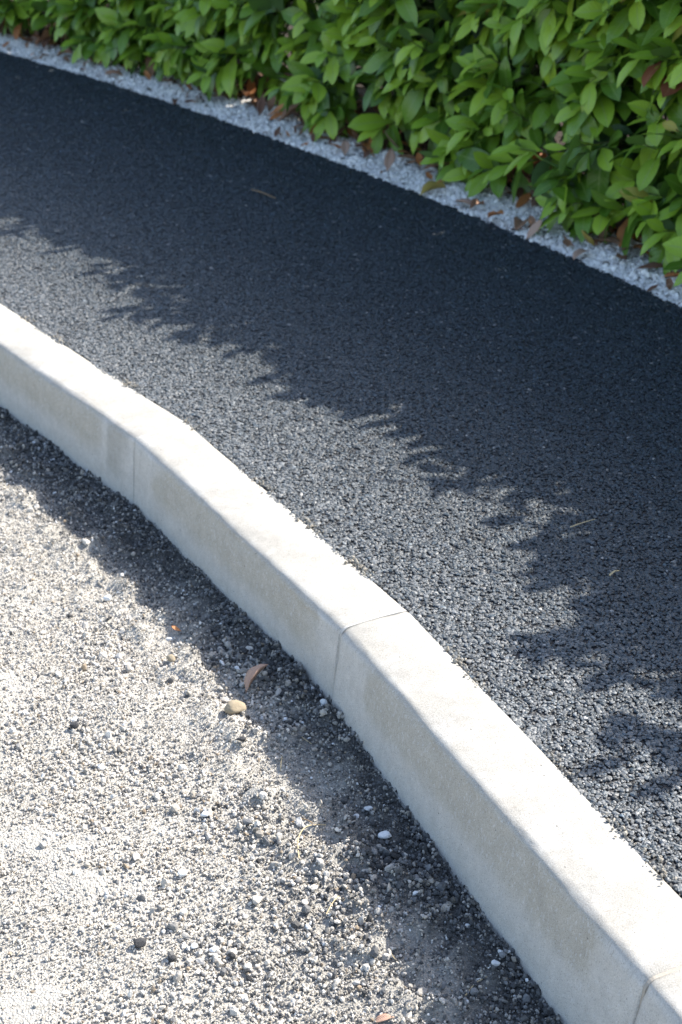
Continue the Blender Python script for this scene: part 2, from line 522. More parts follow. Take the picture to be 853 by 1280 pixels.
def kerb_stone(a, b, na, nb, seed, mat, mortar_mat, mortar_end, gap=.0022, flush=False, lean=0.0):
    """one stone between two joints; na, nb are the cutting directions of its ends"""
    d = b - a; L = np.linalg.norm(d); d = d / L
    n = np.array([-d[1], d[0]])
    root = empty('kerb_stone', (a[0], a[1], -.18))
    M = 56
    tt = np.concatenate([[0, .004, .010], np.linspace(.022, L - .022, M), [L - .010, L - .004, L]])
    m = len(PROF)
    V = []; UV = []
    plen = PROF[:, 1].copy()
    for i, t in enumerate(tt):
        ends = min(t, L - t)
        round_in = (.0006 if flush and ends < .02 else .0035) * (1 - sstep(0, .014, ends))
        for k, (x, z) in enumerate(PROF):
            f = t / L
            # shear both ends onto the joint planes
            sa = (na @ d) / (na @ n); sb = (nb @ d) / (nb @ n)
            tx = t + x * (sa * (1 - f) + sb * f)
            tx = tx + gap * (1 - 2 * f)
            jig = (vnoise(t * 1.0, k * .4, .055, seed) - .5) * .0022 + (vnoise(t, k * .2, .3, seed + 5) - .5) * .004
            chip = 0
            if 6 <= k <= 12:
                chip = max(0, vnoise(t, 3.3, .03, seed + 9) - .66) * .016 + (vnoise(t, k * .7, .018, seed + 12) - .5) * .0018
            cx, cz = x, z
            if z < -.03 and x < .03: cx -= lean * (-.03 - z) / .15
            if z > -.2:
                ix = .075 - x; iz = -.09 - z
                q = math.hypot(ix, iz)
                cx += ix / q * (round_in + chip) + (jig if x < .03 else 0)
                cz += iz / q * (round_in + chip) + (jig if x >= .03 else 0)
            P = a + d * tx + n * cx
            V.append((P[0] - a[0], P[1] - a[1], cz + .18))
            UV.append((t, z if x < .021 else x - .021))
    Fc = []
    for i in range(len(tt) - 1):
        for k in range(m - 1):
            p = i * m + k
            Fc.append((p, p + m, p + m + 1, p + 1))
    Fc.append(tuple(range(m)))
    Fc.append(tuple((len(tt) - 1) * m + k for k in range(m))[::-1])
    me = mesh_from('body', V, Fc, True, UV)
    link('body', me, mat, root)
    if mortar_end:
        # mortar that fills the joint at the far end, a little behind the faces
        Vm = []; th = gap * 1.35
        for s in (-1, 1):
            for (x, z) in PROF:
                ix = .075 - x; iz = -.09 - z; q = math.hypot(ix, iz)
                rc = .0030 if not flush else (.0030 if z < -.012 else .0003)
                x2, z2 = x + ix / q * rc, z + iz / q * rc
                P = b + nb / (nb @ n) * x2 + d * (s * th)
                Vm.append((P[0] - a[0], P[1] - a[1], z2 + .18))
        Fm = [tuple(range(m)), tuple(range(2 * m - 1, m - 1, -1))]
        Fm += [(k, k + m, k + m + 1, k + 1) for k in range(m - 1)]
        me = mesh_from('mortar_joint', Vm, Fm)
        link('mortar_joint', me, mortar_mat, root)
    return root

def cutdir(p, q, r):
    d1 = (q - p) / np.linalg.norm(q - p); d2 = (r - q) / np.linalg.norm(r - q)
    t = d1 + d2; t /= np.linalg.norm(t)
    return np.array([-t[1], t[0]])
mortar = mat_plain('joint_mortar', (.27, .235, .19), (.40, .37, .32), 160, .9, .2)
mortar_pale = mat_plain('pale_joint_mortar', (.42, .40, .36), (.50, .48, .445), 160, .9, .2)
cuts = [cutdir(LINE[i], LINE[i + 1], LINE[i + 2]) for i in range(len(LINE) - 2)]
klabels = ['concrete kerb stone third beyond the left edge', 'concrete kerb stone second beyond the left edge', 'pale concrete kerb stone farthest away, before the gentle bend',
           'concrete kerb stone entering at the left edge with a dark tan patch beside its joint',
           'middle concrete kerb stone between the two visible joints, tan stain along its face',
           'nearest long concrete kerb stone with rubbed scuffs along its rounded edge',
           'end of a concrete kerb stone in the bottom right corner beyond a cracked joint',
           'concrete kerb stone nearest the viewer, past the corner stone']
for i in range(8):
    a, b = KERB[i], KERB[i + 1]
    L = np.linalg.norm(b - a)
    mat = mat_concrete('kerb_concrete', (L - .145, L - .075, -.155) if i == 3 else None, i * .37)
    k = kerb_stone(a, b, cuts[i], cuts[i + 1], 3 + i * 11, mat, mortar_pale if i < 5 else mortar, i < 7, flush=i < 5, lean=(0, 0, 0, 0, .002, .012, .018, .02)[i])
    tag(k, klabels[i], 'kerb stone', 'kerb stones along the new path')

# ------------------------------------------------------------------ scattered grains (geometry nodes, all built in the nodes)
def grain_tree(name, mat, sub, rough_amp, nvar=5, smooth=False):
    g = bpy.data.node_groups.new(name, 'GeometryNodeTree')
    g.interface.new_socket('Geometry', in_out='INPUT', socket_type='NodeSocketGeometry')
    g.interface.new_socket('Geometry', in_out='OUTPUT', socket_type='NodeSocketGeometry')
    N = g.nodes; Lk = g.links.new
    gi = N.new('NodeGroupInput'); go = N.new('NodeGroupOutput')
    join = N.new('GeometryNodeJoinGeometry')
    for k in range(nvar):
        ico = N.new('GeometryNodeMeshIcoSphere'); ico.inputs['Radius'].default_value = .5; ico.inputs['Subdivisions'].default_value = sub
        nz = N.new('ShaderNodeTexNoise'); nz.noise_dimensions = '4D'
        nz.inputs['W'].default_value = 3.7 * k + 1; nz.inputs['Scale'].default_value = 1.5; nz.inputs['Detail'].default_value = 1.5
        sub_ = N.new('ShaderNodeVectorMath'); sub_.operation = 'SUBTRACT'; sub_.inputs[1].default_value = (.5, .5, .5)
        mul = N.new('ShaderNodeVectorMath'); mul.operation = 'SCALE'; mul.inputs['Scale'].default_value = rough_amp
        Lk(nz.outputs['Color'], sub_.inputs[0]); Lk(sub_.outputs[0], mul.inputs[0])
        sp = N.new('GeometryNodeSetPosition'); Lk(ico.outputs[0], sp.inputs['Geometry']); Lk(mul.outputs[0], sp.inputs['Offset'])
        sm = N.new('GeometryNodeSetMaterial'); sm.inputs['Material'].default_value = mat; Lk(sp.outputs[0], sm.inputs['Geometry'])
        last = sm
        ss = N.new('GeometryNodeSetShadeSmooth'); ss.inputs['Shade Smooth'].default_value = smooth
        Lk(last.outputs[0], ss.inputs[0])
        ti = N.new('GeometryNodeGeometryToInstance'); Lk(ss.outputs[0], ti.inputs[0])
        Lk(ti.outputs[0], join.inputs[0])
    iop = N.new('GeometryNodeInstanceOnPoints')
    iop.inputs['Pick Instance'].default_value = True
    def named(nm, typ):
        a = N.new('GeometryNodeInputNamedAttribute'); a.data_type = typ; a.inputs['Name'].default_value = nm
        return a.outputs['Attribute']
    Lk(gi.outputs[0], iop.inputs['Points']); Lk(join.outputs[0], iop.inputs['Instance'])
    Lk(named('var', 'INT'), iop.inputs['Instance Index'])
    Lk(named('rot', 'FLOAT_VECTOR'), iop.inputs['Rotation'])
    Lk(named('scl', 'FLOAT_VECTOR'), iop.inputs['Scale'])
    Lk(iop.outputs[0], go.inputs[0])
    return g

def scatter(name, P, rot, scl, tint, mat, sub=2, amp=.55, smooth=False):
    me = bpy.data.meshes.new(name)
    n = len(P)
    me.vertices.add(n); me.vertices.foreach_set('co', np.asarray(P, dtype=np.float32).ravel())
    for nm, arr in (('rot', rot), ('scl', scl)):
        a = me.attributes.new(nm, 'FLOAT_VECTOR', 'POINT'); a.data.foreach_set('vector', np.asarray(arr, dtype=np.float32).ravel())
    a = me.attributes.new('var', 'INT', 'POINT'); a.data.foreach_set('value', RNG.integers(0, 5, n).astype(np.int32))
    a = me.attributes.new('tint', 'FLOAT_COLOR', 'POINT')
    a.data.foreach_set('color', np.hstack([tint, np.ones((n, 1))]).astype(np.float32).ravel())
    me.update()
    o = link(name, me, mat)
    md = o.modifiers.new('grains', 'NODES')
    md.node_group = grain_tree(name + '_grains', mat, sub, amp, 5, smooth)
    o['kind'] = 'stuff'
    return o

def rand_rot(n, tilt=math.pi):
    return np.stack([RNG.uniform(-tilt, tilt, n), RNG.uniform(-tilt, tilt, n), RNG.uniform(0, 2 * math.pi, n)], 1)

def in_view(x, y, m=.12):
    """keep grains near what the camera (or one a step aside) sees"""
    z = 0
    q = np.stack([x, y, np.full_like(x, z - CAM_H)], 1)
    dz = q @ FWD; a = q @ RT / dz; b = q @ UP / dz
    return (dz > .3) & (np.abs(a) < (.5 * IMG_W / F_PX) + m) & (np.abs(b) < .5 * IMG_H / F_PX + m)

# --- asphalt aggregate
chip_mat = mat_chip('bitumen_coated_chip', .50, .45, 900, .3, .3)
n = 2350000
x = RNG.uniform(-3.4, 2.2, n); y = RNG.uniform(.7, 10.0, n)
vw = in_view(x, y, .24); x = x[vw]; y = y[vw]; n = len(x)
P = np.stack([x, y], 1)
eu_, eo = edge_uv(P); kd, ksn = pdist(P, LINE)
wob = (fnoise(x, y, .09, 61) - .5) * .044
ok = (eo < .004 + (vnoise(x, y, .03, 66) - .4) * .02) & (kd > KW - .010 + wob) & (RNG.random(n) < 1 - .6 * sstep(4.0, 6.5, y))
x, y, eo, kd = x[ok], y[ok], eo[ok], kd[ok]
n = len(x)
sz = (.0056 + .0022 * sstep(4.0, 6.0, y)) * np.exp(RNG.normal(0, .36, n)).clip(.5, 2.0)
scl = np.stack([sz * RNG.uniform(.9, 1.45, n), sz * RNG.uniform(.75, 1.1, n), sz * RNG.uniform(.42, .62, n)], 1)
zz = path_z(x, y) + RNG.uniform(-.0016, .0004, n) - scl[:, 2] * .45 + .0005
zz = zz + .0025 * (kd < KW + .004)
base = np.exp(RNG.normal(0, .38, n))[:, None] * np.array([.0175, .0270, .0350])
lite = RNG.random(n) < .012
base[lite] = RNG.uniform(.10, .26, (lite.sum(), 1)) * np.array([1, .98, .94])
# cement dust trodden on beside the kerb, strengthened to paint the path's sunlit strip
dust_sunlit = (.35 + .65 * (1 - sstep(0, .45, kd - KW))) * (1 - sstep(.35, .95, kd - KW)) * RNG.random(n) ** 1.1 * .18
base = base + dust_sunlit[:, None] * np.array([1, .97, .92])
scatter('asphalt_aggregate', np.stack([x, y, zz], 1), rand_rot(n, .17), scl, base, chip_mat, 2, .9)

# --- pale crumbs caught along the back edge of the kerb
s = RNG.uniform(4.5, cum[-1] - 1.0, 2300)
pk, _, _ = kerb_pt(s, KW)
keepn = fnoise(s, s * 0, .10, 71, 2) > .60
pk = pk[keepn] + RNG.normal(0, .007, (keepn.sum(), 2))
n = len(pk); sz = .0036 * np.exp(RNG.normal(0, .5, n)).clip(.4, 2.6)
scl = np.stack([sz * 1.3, sz, sz * .7], 1)
tint = RNG.uniform(.16, .45, (n, 1)) * np.array([1, .90, .74])
scatter('edge_crumbs', np.stack([pk[:, 0], pk[:, 1], np.full(n, .002)], 1), rand_rot(n), scl, tint, mat_chip('pale_crumb', .9, .25), 1)

# --- crushed stone of the road base
n = 640000
x = RNG.uniform(-2.2, 1.0, n); y = RNG.uniform(.7, 5.4, n)
P = np.stack([x, y], 1); kd, _ = pdist(P, LINE); d = -kd
ok = (d > .012) & in_view(x, y, .24)
x, y, d = x[ok], y[ok], d[ok]
n = len(x)
coarse = fnoise(x, y, .16, 81)
dkn = darkness(x, y)
sz = .0029 * np.exp(RNG.normal(0, .40, n) + (coarse - .5) * 1.0 + .30 * dkn)
big_ = RNG.random(n) < .005 + .016 * (coarse > .56) + .030 * dkn * (fnoise(x, y, .09, 87) > .5)
sz[big_] *= RNG.uniform(1.6, 3.0, big_.sum())
sz = sz.clip(.0018, .016)
scl = np.stack([sz * RNG.uniform(.9, 1.5, n), sz * RNG.uniform(.8, 1.15, n), sz * RNG.uniform(.6, .95, n)], 1)
heap = .010 * np.exp(-d / .05) * fnoise(x, y, .08, 83)
zz = road_z(x, y) + clods(x, y, d) + heap + scl[:, 2] * RNG.uniform(-.25, .42, n) + dkn * .002
isdk = RNG.random(n) < np.clip(.085 + .70 * dkn, 0, .90)
tint = np.empty((n, 3))
l = np.clip(RNG.normal(.48, .12, n) - .18 * dkn, .14, .80)[:, None]
warm = RNG.random((n, 1))
tint[:] = l * (np.array([1.0, .955, .885]) * (1 - warm) + np.array([1.0, .90, .76]) * warm)
tan = RNG.random(n) < .03
tint[tan] = RNG.uniform(.22, .38, (tan.sum(), 1)) * np.array([1.0, .80, .58])
tint[isdk] = np.clip(np.exp(RNG.normal(math.log(.115), .45, isdk.sum())), .025, .24)[:, None] * np.array([1, .99, .98])
wht = RNG.random(n) < .012
tint[wht] = RNG.uniform(.6, .75, (wht.sum(), 1)) * np.array([1, 1, .99])
scatter('crushed_stone', np.stack([x, y, zz], 1), rand_rot(n), scl, tint, mat_chip('crushed_stone_grain', .92, .22, 500, .5, .3), 2, .9)

# --- white gravel beside the path
n = 80000
u = RNG.uniform(-3.0, e_len + 1.8, n); o = RNG.uniform(.002, .33, n) ** 1.0
thin = 1 - sstep(.20, .34, o + (vnoise(u, o, .15, 91) - .5) * .12)
ok = RNG.random(n) < thin
u, o = u[ok], o[ok]
P, _ = edge(u, o)
ok = in_view(P[:, 0], P[:, 1], .3); P = P[ok]; o = o[ok]
n = len(P)
sz = .0122 * np.exp(RNG.normal(0, .32, n)).clip(.5, 2.0)
scl = np.stack([sz * RNG.uniform(1, 1.6, n), sz * RNG.uniform(.8, 1.1, n), sz * RNG.uniform(.55, .85, n)], 1)
zz = grav_z(P[:, 0], P[:, 1], o) + RNG.uniform(.0, .016, n) + .012 * (vnoise(P[:, 0], P[:, 1], .07, 97) - .3)
tint = np.clip(RNG.normal(.81, .10, n), .30, .88)[:, None] * np.array([1.0, .96, .905])
gr = RNG.random(n) < .05
tint[gr] = RNG.uniform(.10, .3, (gr.sum(), 1)) * np.array([1, .93, .85])
scatter('white_gravel', np.column_stack([P, zz]), rand_rot(n, .9), scl, tint, mat_chip('white_stone', .75, .35, 400, .4, .18), 2, .6)

# ------------------------------------------------------------------ hedge
def leaf_shape(nl, nc, fold, droop, curl, twist, width, petiole=.09):
    """cherry laurel leaf of length 1 along +Y, upper face +Z; returns verts, uv, faces"""
    V = []; UV = []
    for i in range(nl + 1):
        t = i / nl
        if i == 0: hw = .012
        else:
            q = (t - petiole) / (1 - petiole)
            q = max(q, 0)
            hw = width * (math.sin(math.pi * min(q, 1) ** .84) ** .72 if q < 1 else 0) * (.86 + .22 * q)
            if i == nl: hw = .006
            hw = max(hw, .006)
        # bend along the length
        ang = -droop * t
        y = math.sin(droop * t) / droop if abs(droop) > 1e-3 else t
        z = -(1 - math.cos(droop * t)) / droop if abs(droop) > 1e-3 else 0
        tw = twist * (t - .3)
        for j in range(nc + 1):
            c = -1 + 2 * j / nc
            lx = c * hw; lz = abs(c) * hw * fold - (c * c) * hw * curl
            wv = .014 * math.sin(t * 17 + c * 2) * abs(c)
            lz += wv
            x2 = lx * math.cos(tw) - lz * math.sin(tw); z2 = lx * math.sin(tw) + lz * math.cos(tw)
            V.append((x2, y + z2 * math.sin(-ang), z + z2 * math.cos(ang)))
            UV.append((c, t))
    F_ = []
    for i in range(nl):
        for j in range(nc):
            p = i * (nc + 1) + j
            F_.append((p, p + 1, p + nc + 2, p + nc + 1))
    return np.array(V), np.array(UV), np.array(F_)

NSH = 10
rs = np.random.default_rng(5)
PARAM = [(rs.uniform(.10, .42), rs.uniform(.15, 1.0), rs.uniform(.0, .30), rs.uniform(-.5, .5), rs.uniform(.19, .245)) for _ in range(NSH)]
SH = [leaf_shape(6, 4, *p) for p in PARAM]
SH_LOW = [leaf_shape(5, 2, *p) for p in PARAM]

M_LEAF = [mat_leaf('leaf_mature', (.040, .115, .012), (.170, .310, .026), (.20, .30, .07), (.12, .26, .02), (.085, .15, .055), .26),
          mat_leaf('leaf_young', (.20, .36, .024), (.33, .49, .042), (.27, .38, .10), (.17, .34, .03), (.13, .21, .07), .29),
          mat_leaf('leaf_inner_shaded', (.012, .036, .009), (.026, .070, .014), (.07, .12, .035), (.03, .08, .01), (.06, .10, .045), .42),  # inner green painted darker to put the shade of the hedge gaps into colour
          mat_leaf('leaf_reddened', (.13, .035, .018), (.26, .085, .035), (.30, .15, .07), (.25, .08, .03), (.18, .08, .05), .5),
          mat_leaf('leaf_yellowing', (.26, .27, .030), (.42, .36, .06), (.40, .38, .12), (.30, .28, .04), (.22, .21, .07), .42)]

HB_Z0, HB_Z1 = .02, 1.30
leafM = []   # (matrix 3x3 columns scaled, origin, shape, material)
stems = []
def shoot(p0, d, n, big, inner, rs, side=0):
    d = d / np.linalg.norm(d)
    L = rs.uniform(.10, .22) * (1 if not inner else 1.1)
    a = np.cross(d, (0, 0, 1.0)); a /= np.linalg.norm(a) + 1e-9
    b = np.cross(a, d)
    nl = rs.integers(7, 11)
    ph = rs.uniform(0, 6.28)
    bend = np.array([0, 0, rs.uniform(-.02, .04)])
    tip = p0 + d * L + bend
    stems.append((p0 - d * .06, p0, p0 + d * L * .55 + bend * .3, tip))
    for i in range(nl):
        f = (i + .5) / nl
        q = p0 + d * L * f + bend * f * f
        phi = ph + i * 2.39996
        rad = a * math.cos(phi) + b * math.sin(phi)
        ang = R(82 - 50 * f + rs.normal(0, 9))
        ld = d * math.cos(ang) + rad * math.sin(ang)
        ld = ld + np.array([0, 0, -1]) * rs.uniform(.05, .55) + n * .22
        ld /= np.linalg.norm(ld)
        nr = d * .5 + np.array([0, 0, 1.0]) * .65 + n * .25 + rs.normal(0, .30, 3)
        nr = nr - ld * (nr @ ld); k = np.linalg.norm(nr)
        if k < .05: continue
        nr /= k
        xx = np.cross(ld, nr)
        ln = big * rs.uniform(.78, 1.18) * (1 - .42 * max(0, f - .55) / .45)
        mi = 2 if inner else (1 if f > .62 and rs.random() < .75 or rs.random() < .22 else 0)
        if not inner and rs.random() < .014: mi = 4
        leafM.append((np.stack([xx, ld, nr], 1) * ln, q + rad * .004, rs.integers(0, NSH), mi, inner))

def hedge_front(u, z):
    """how far behind the path edge the leafy face stands"""
    low = (1 - sstep(.0, .30, z)) * .0
    return .150 + low + (fnoise(u, z, .55, 51) - .5) * .20 + (fnoise(u, z, .26, 52) - .5) * .34 + .05 * z

rs = np.random.default_rng(23)
HU0, HU1 = -3.2, e_len + 2.5
HL = HU1 - HU0
def pu(u, off):
    P, n = edge(np.array([u]), np.array([off]))
    return P[0], n[0]
def hedge_top(u):
    return HB_Z1 + (fnoise(u, 0 * u, .30, 57) - .5) * .13 - .05 - .10 * sstep(2.5, 5.0, u) - .05 * sstep(4.2, 5.0, u) + .185 * sstep(5.2, 6.1, u)
for k in range(int(HL * 118)):           # front face
    u = rs.uniform(HU0, HU1); z = HB_Z0 + .05 + (hedge_top(u) - .10) * rs.random() ** 1.12
    o = hedge_front(u, z) + rs.uniform(0, .10)
    P, n2 = pu(u, o + .13)
    nv = np.array([-n2[0], -n2[1], 0]); al = np.array([e_dir[0], e_dir[1], 0])
    d = nv + np.array([0, 0, rs.uniform(-.15, .95) if z > .22 else rs.uniform(-.25, .35)]) + al * rs.normal(0, .45)
    shoot(np.array([P[0], P[1], z]), d, nv, rs.uniform(.128, .172), False, rs)
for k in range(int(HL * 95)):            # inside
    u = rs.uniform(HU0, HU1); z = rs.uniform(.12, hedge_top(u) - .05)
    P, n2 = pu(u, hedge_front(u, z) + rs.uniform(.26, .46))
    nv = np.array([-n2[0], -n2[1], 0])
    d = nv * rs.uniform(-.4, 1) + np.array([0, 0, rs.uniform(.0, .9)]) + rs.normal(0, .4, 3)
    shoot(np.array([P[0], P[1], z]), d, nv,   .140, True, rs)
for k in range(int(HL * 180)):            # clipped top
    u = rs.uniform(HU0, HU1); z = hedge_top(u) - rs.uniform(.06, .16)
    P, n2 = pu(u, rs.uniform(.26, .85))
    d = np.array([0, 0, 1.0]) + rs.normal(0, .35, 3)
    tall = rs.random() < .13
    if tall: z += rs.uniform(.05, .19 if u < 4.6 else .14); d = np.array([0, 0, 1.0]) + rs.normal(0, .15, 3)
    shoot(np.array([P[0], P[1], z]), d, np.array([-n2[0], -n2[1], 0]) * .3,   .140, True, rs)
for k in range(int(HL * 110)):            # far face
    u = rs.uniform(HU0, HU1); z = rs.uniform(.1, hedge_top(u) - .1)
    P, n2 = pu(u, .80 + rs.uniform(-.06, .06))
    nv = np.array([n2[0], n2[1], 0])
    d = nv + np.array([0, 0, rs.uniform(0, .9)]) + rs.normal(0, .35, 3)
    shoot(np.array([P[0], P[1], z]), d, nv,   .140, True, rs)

# which leaves show largest in the photograph: those become parts of their own
def build_leaves(idx, table):
    Vs, Qs, UVs, Ms = [], [], [], []; own = []
    off = 0
    for i in idx:
        M3, o, s, mi, inner = leafM[i]
        V, UV, Q = table[s]
        Vs.append(V @ M3.T + o); UVs.append(UV); Qs.append(Q + off); off += len(V)
        Ms.append(np.full(len(Q), mi)); own.append(np.full(len(Q), i))
    return np.vstack(Vs), np.vstack(Qs), np.vstack(UVs), np.concatenate(Ms), np.concatenate(own)
allV, allQ, _, _, own = build_leaves(range(len(leafM)), SH_LOW)
bvh = BVHTree.FromPolygons(allV.tolist(), allQ.tolist())
hits = {}
def cast(px, py):
    d = Vector(view_dir(px, py)).normalized()
    loc, nr, fi, dist = bvh.ray_cast(Vector((0, 0, CAM_H)), d)
    return None if fi is None else int(own[fi])
for px in np.arange(2, 853, 5.0):
    for py in np.arange(2, 345, 5.0):
        h = cast(px, py)
        if h is not None: hits[h] = hits.get(h, 0) + 1
shown = sorted(hits, key=lambda k: -hits[k])[:300]
for px, py in ((824, 84), (831, 97)):
    h = cast(px, py)
    if h is not None:
        L_ = leafM[h]; leafM[h] = (L_[0], L_[1], L_[2], 3, L_[4])

hp, _ = pu(e_len / 2, .55)
hedge = empty('hedge', (hp[0], hp[1], -.03))
tag(hedge, 'dense cherry laurel hedge with glossy green leaves along the white gravel strip', 'hedge')
hb = np.array([hp[0], hp[1], -.03])
shared = {}
for i in shown:
    M3, o, s, mi, inner = leafM[i]
    if (s, mi) not in shared:
        V, UV, Q = SH[s]
        me = mesh_np('leaf', V, Q, True, UV); me.materials.append(M_LEAF[mi]); shared[(s, mi)] = me
    lf = bpy.data.objects.new('leaf', shared[(s, mi)])
    COL.objects.link(lf)
    lf.parent = hedge
    M4 = Matrix(((*M3[0], o[0] - hb[0]), (*M3[1], o[1] - hb[1]), (*M3[2], o[2] - hb[2]), (0, 0, 0, 1)))
    lf.matrix_local = M4
shown_s = set(shown)
vis = [i for i in range(len(leafM)) if i not in shown_s and not leafM[i][4]]
inn = [i for i in range(len(leafM)) if i not in shown_s and leafM[i][4]]
V1, Q1, T1, m1, _ = build_leaves(vis, SH)
V2, Q2, T2, m2, _ = build_leaves(inn, SH_LOW)
me = mesh_np('foliage', np.vstack([V1, V2]) - hb, np.vstack([Q1, Q2 + len(V1)]), True, np.vstack([T1, T2]), np.concatenate([m1, m2]))
for m in M_LEAF: me.materials.append(m)
tag(link('foliage', me, None, hedge), kind='stuff')

def tube(path, radii, ns=5):
    path = np.asarray(path, float); V = []; Fc = []
    for i, p in enumerate(path):
        t = path[min(i + 1, len(path) - 1)] - path[max(i - 1, 0)]
        t /= np.linalg.norm(t) + 1e-9
        a = np.cross(t, (.31, .17, .93)); a /= np.linalg.norm(a); b = np.cross(t, a)
        for k in range(ns):
            an = 2 * math.pi * k / ns
            V.append(p + radii[i] * (a * math.cos(an) + b * math.sin(an)))
    for i in range(len(path) - 1):
        for k in range(ns):
            Fc.append((i * ns + k, i * ns + (k + 1) % ns, (i + 1) * ns + (k + 1) % ns, (i + 1) * ns + k))
    return V, Fc
Vs, Qs = [], []
off = 0
for st in stems:
    V, Fc = tube(st, [.0030, .0027, .0022, .0014], 4)
    Vs.append(np.array(V)); Qs.append(np.array(Fc) + off); off += len(V)
me = mesh_np('twigs', np.vstack(Vs) - hb, np.vstack(Qs))
tag(link('twigs', me, mat_plain('green_twig', (.07, .10, .03), (.13, .14, .05), 40, .6), hedge), kind='stuff')
bark = mat_plain('laurel_bark', (.035, .028, .02), (.09, .07, .05), 50, .9, .2, .8)
u = HU0 + .2
while u < HU1:
    P, n2 = pu(u, .60 + rs.uniform(-.06, .06))
    for q in range(3):
        a = np.array([P[0], P[1], -.05]); dirr = np.append(e_dir * rs.normal(0, .22) + n2 * rs.uniform(-.06, .12), 1.0)
        pts = [a + dirr * h + np.append(rs.normal(0, .012, 2), 0) for h in (0, .18, .4, .7, 1.0)]
        V, Fc = tube(pts, [.019, .015, .012, .009, .005], 7)
        link('stem', mesh_from('stem', np.array(V) - hb, Fc, True), bark, hedge)
    u += rs.uniform(.4, .6)

# ------------------------------------------------------------------ fallen leaves, loose stones, straws
M_DEAD = {
    'brown': mat_leaf('dead_leaf_brown', (.24, .12, .065), (.38, .21, .125), (.30, .19, .12), (.2, .1, .05), (.25, .15, .10), .6),
    'dark': mat_leaf('dead_leaf_dark', (.12, .055, .032), (.21, .105, .065), (.17, .10, .07), (.1, .05, .03), (.13, .08, .06), .65),
    'orange': mat_leaf('dead_leaf_orange', (.45, .15, .045), (.56, .23, .08), (.42, .24, .10), (.35, .12, .04), (.35, .19, .11), .55),
    'pink': mat_leaf('dead_leaf_pale', (.42, .255, .18), (.55, .36, .26), (.5, .36, .27), (.3, .18, .12), (.42, .30, .23), .6),
    'yellow': mat_leaf('dead_leaf_yellow', (.38, .28, .05), (.50, .38, .09), (.5, .4, .15), (.4, .3, .05), (.42, .32, .12), .5)}
rl = np.random.default_rng(77)
def fallen(px, py, z, length, hue, label, yaw=None, tilt=.25, group='fallen leaves on the gravel strip', roll=0.0, bend=None, width=.20, fold=None):
    p = at(px, py, z)
    b = bend if bend is not None else rl.uniform(-.9, 1.0)
    V, UV, Q = leaf_shape(8, 4, fold or rl.uniform(.3, .9), b, rl.uniform(-.4, .4), rl.uniform(-.8, .8), width)
    V = V - V.mean(0)
    V = V * length
    yaw = rl.uniform(0, 6.28) if yaw is None else yaw
    rot = Matrix.Rotation(yaw, 3, 'Z') @ Matrix.Rotation(roll, 3, 'Y') @ Matrix.Rotation(tilt * rl.uniform(.4, 1.2), 3, 'X')
    V = V @ np.array(rot).T
    V[:, 2] -= V[:, 2].min()
    me = mesh_np('fallen_leaf', V, Q, True, UV); me.materials.append(M_DEAD[hue])
    o = bpy.data.objects.new('fallen_leaf', me); COL.objects.link(o)
    o.location = (p[0], p[1], z)
    sol = o.modifiers.new('thickness', 'SOLIDIFY'); sol.thickness = .0006
    return tag(o, label, 'leaf', group)
G = -.005
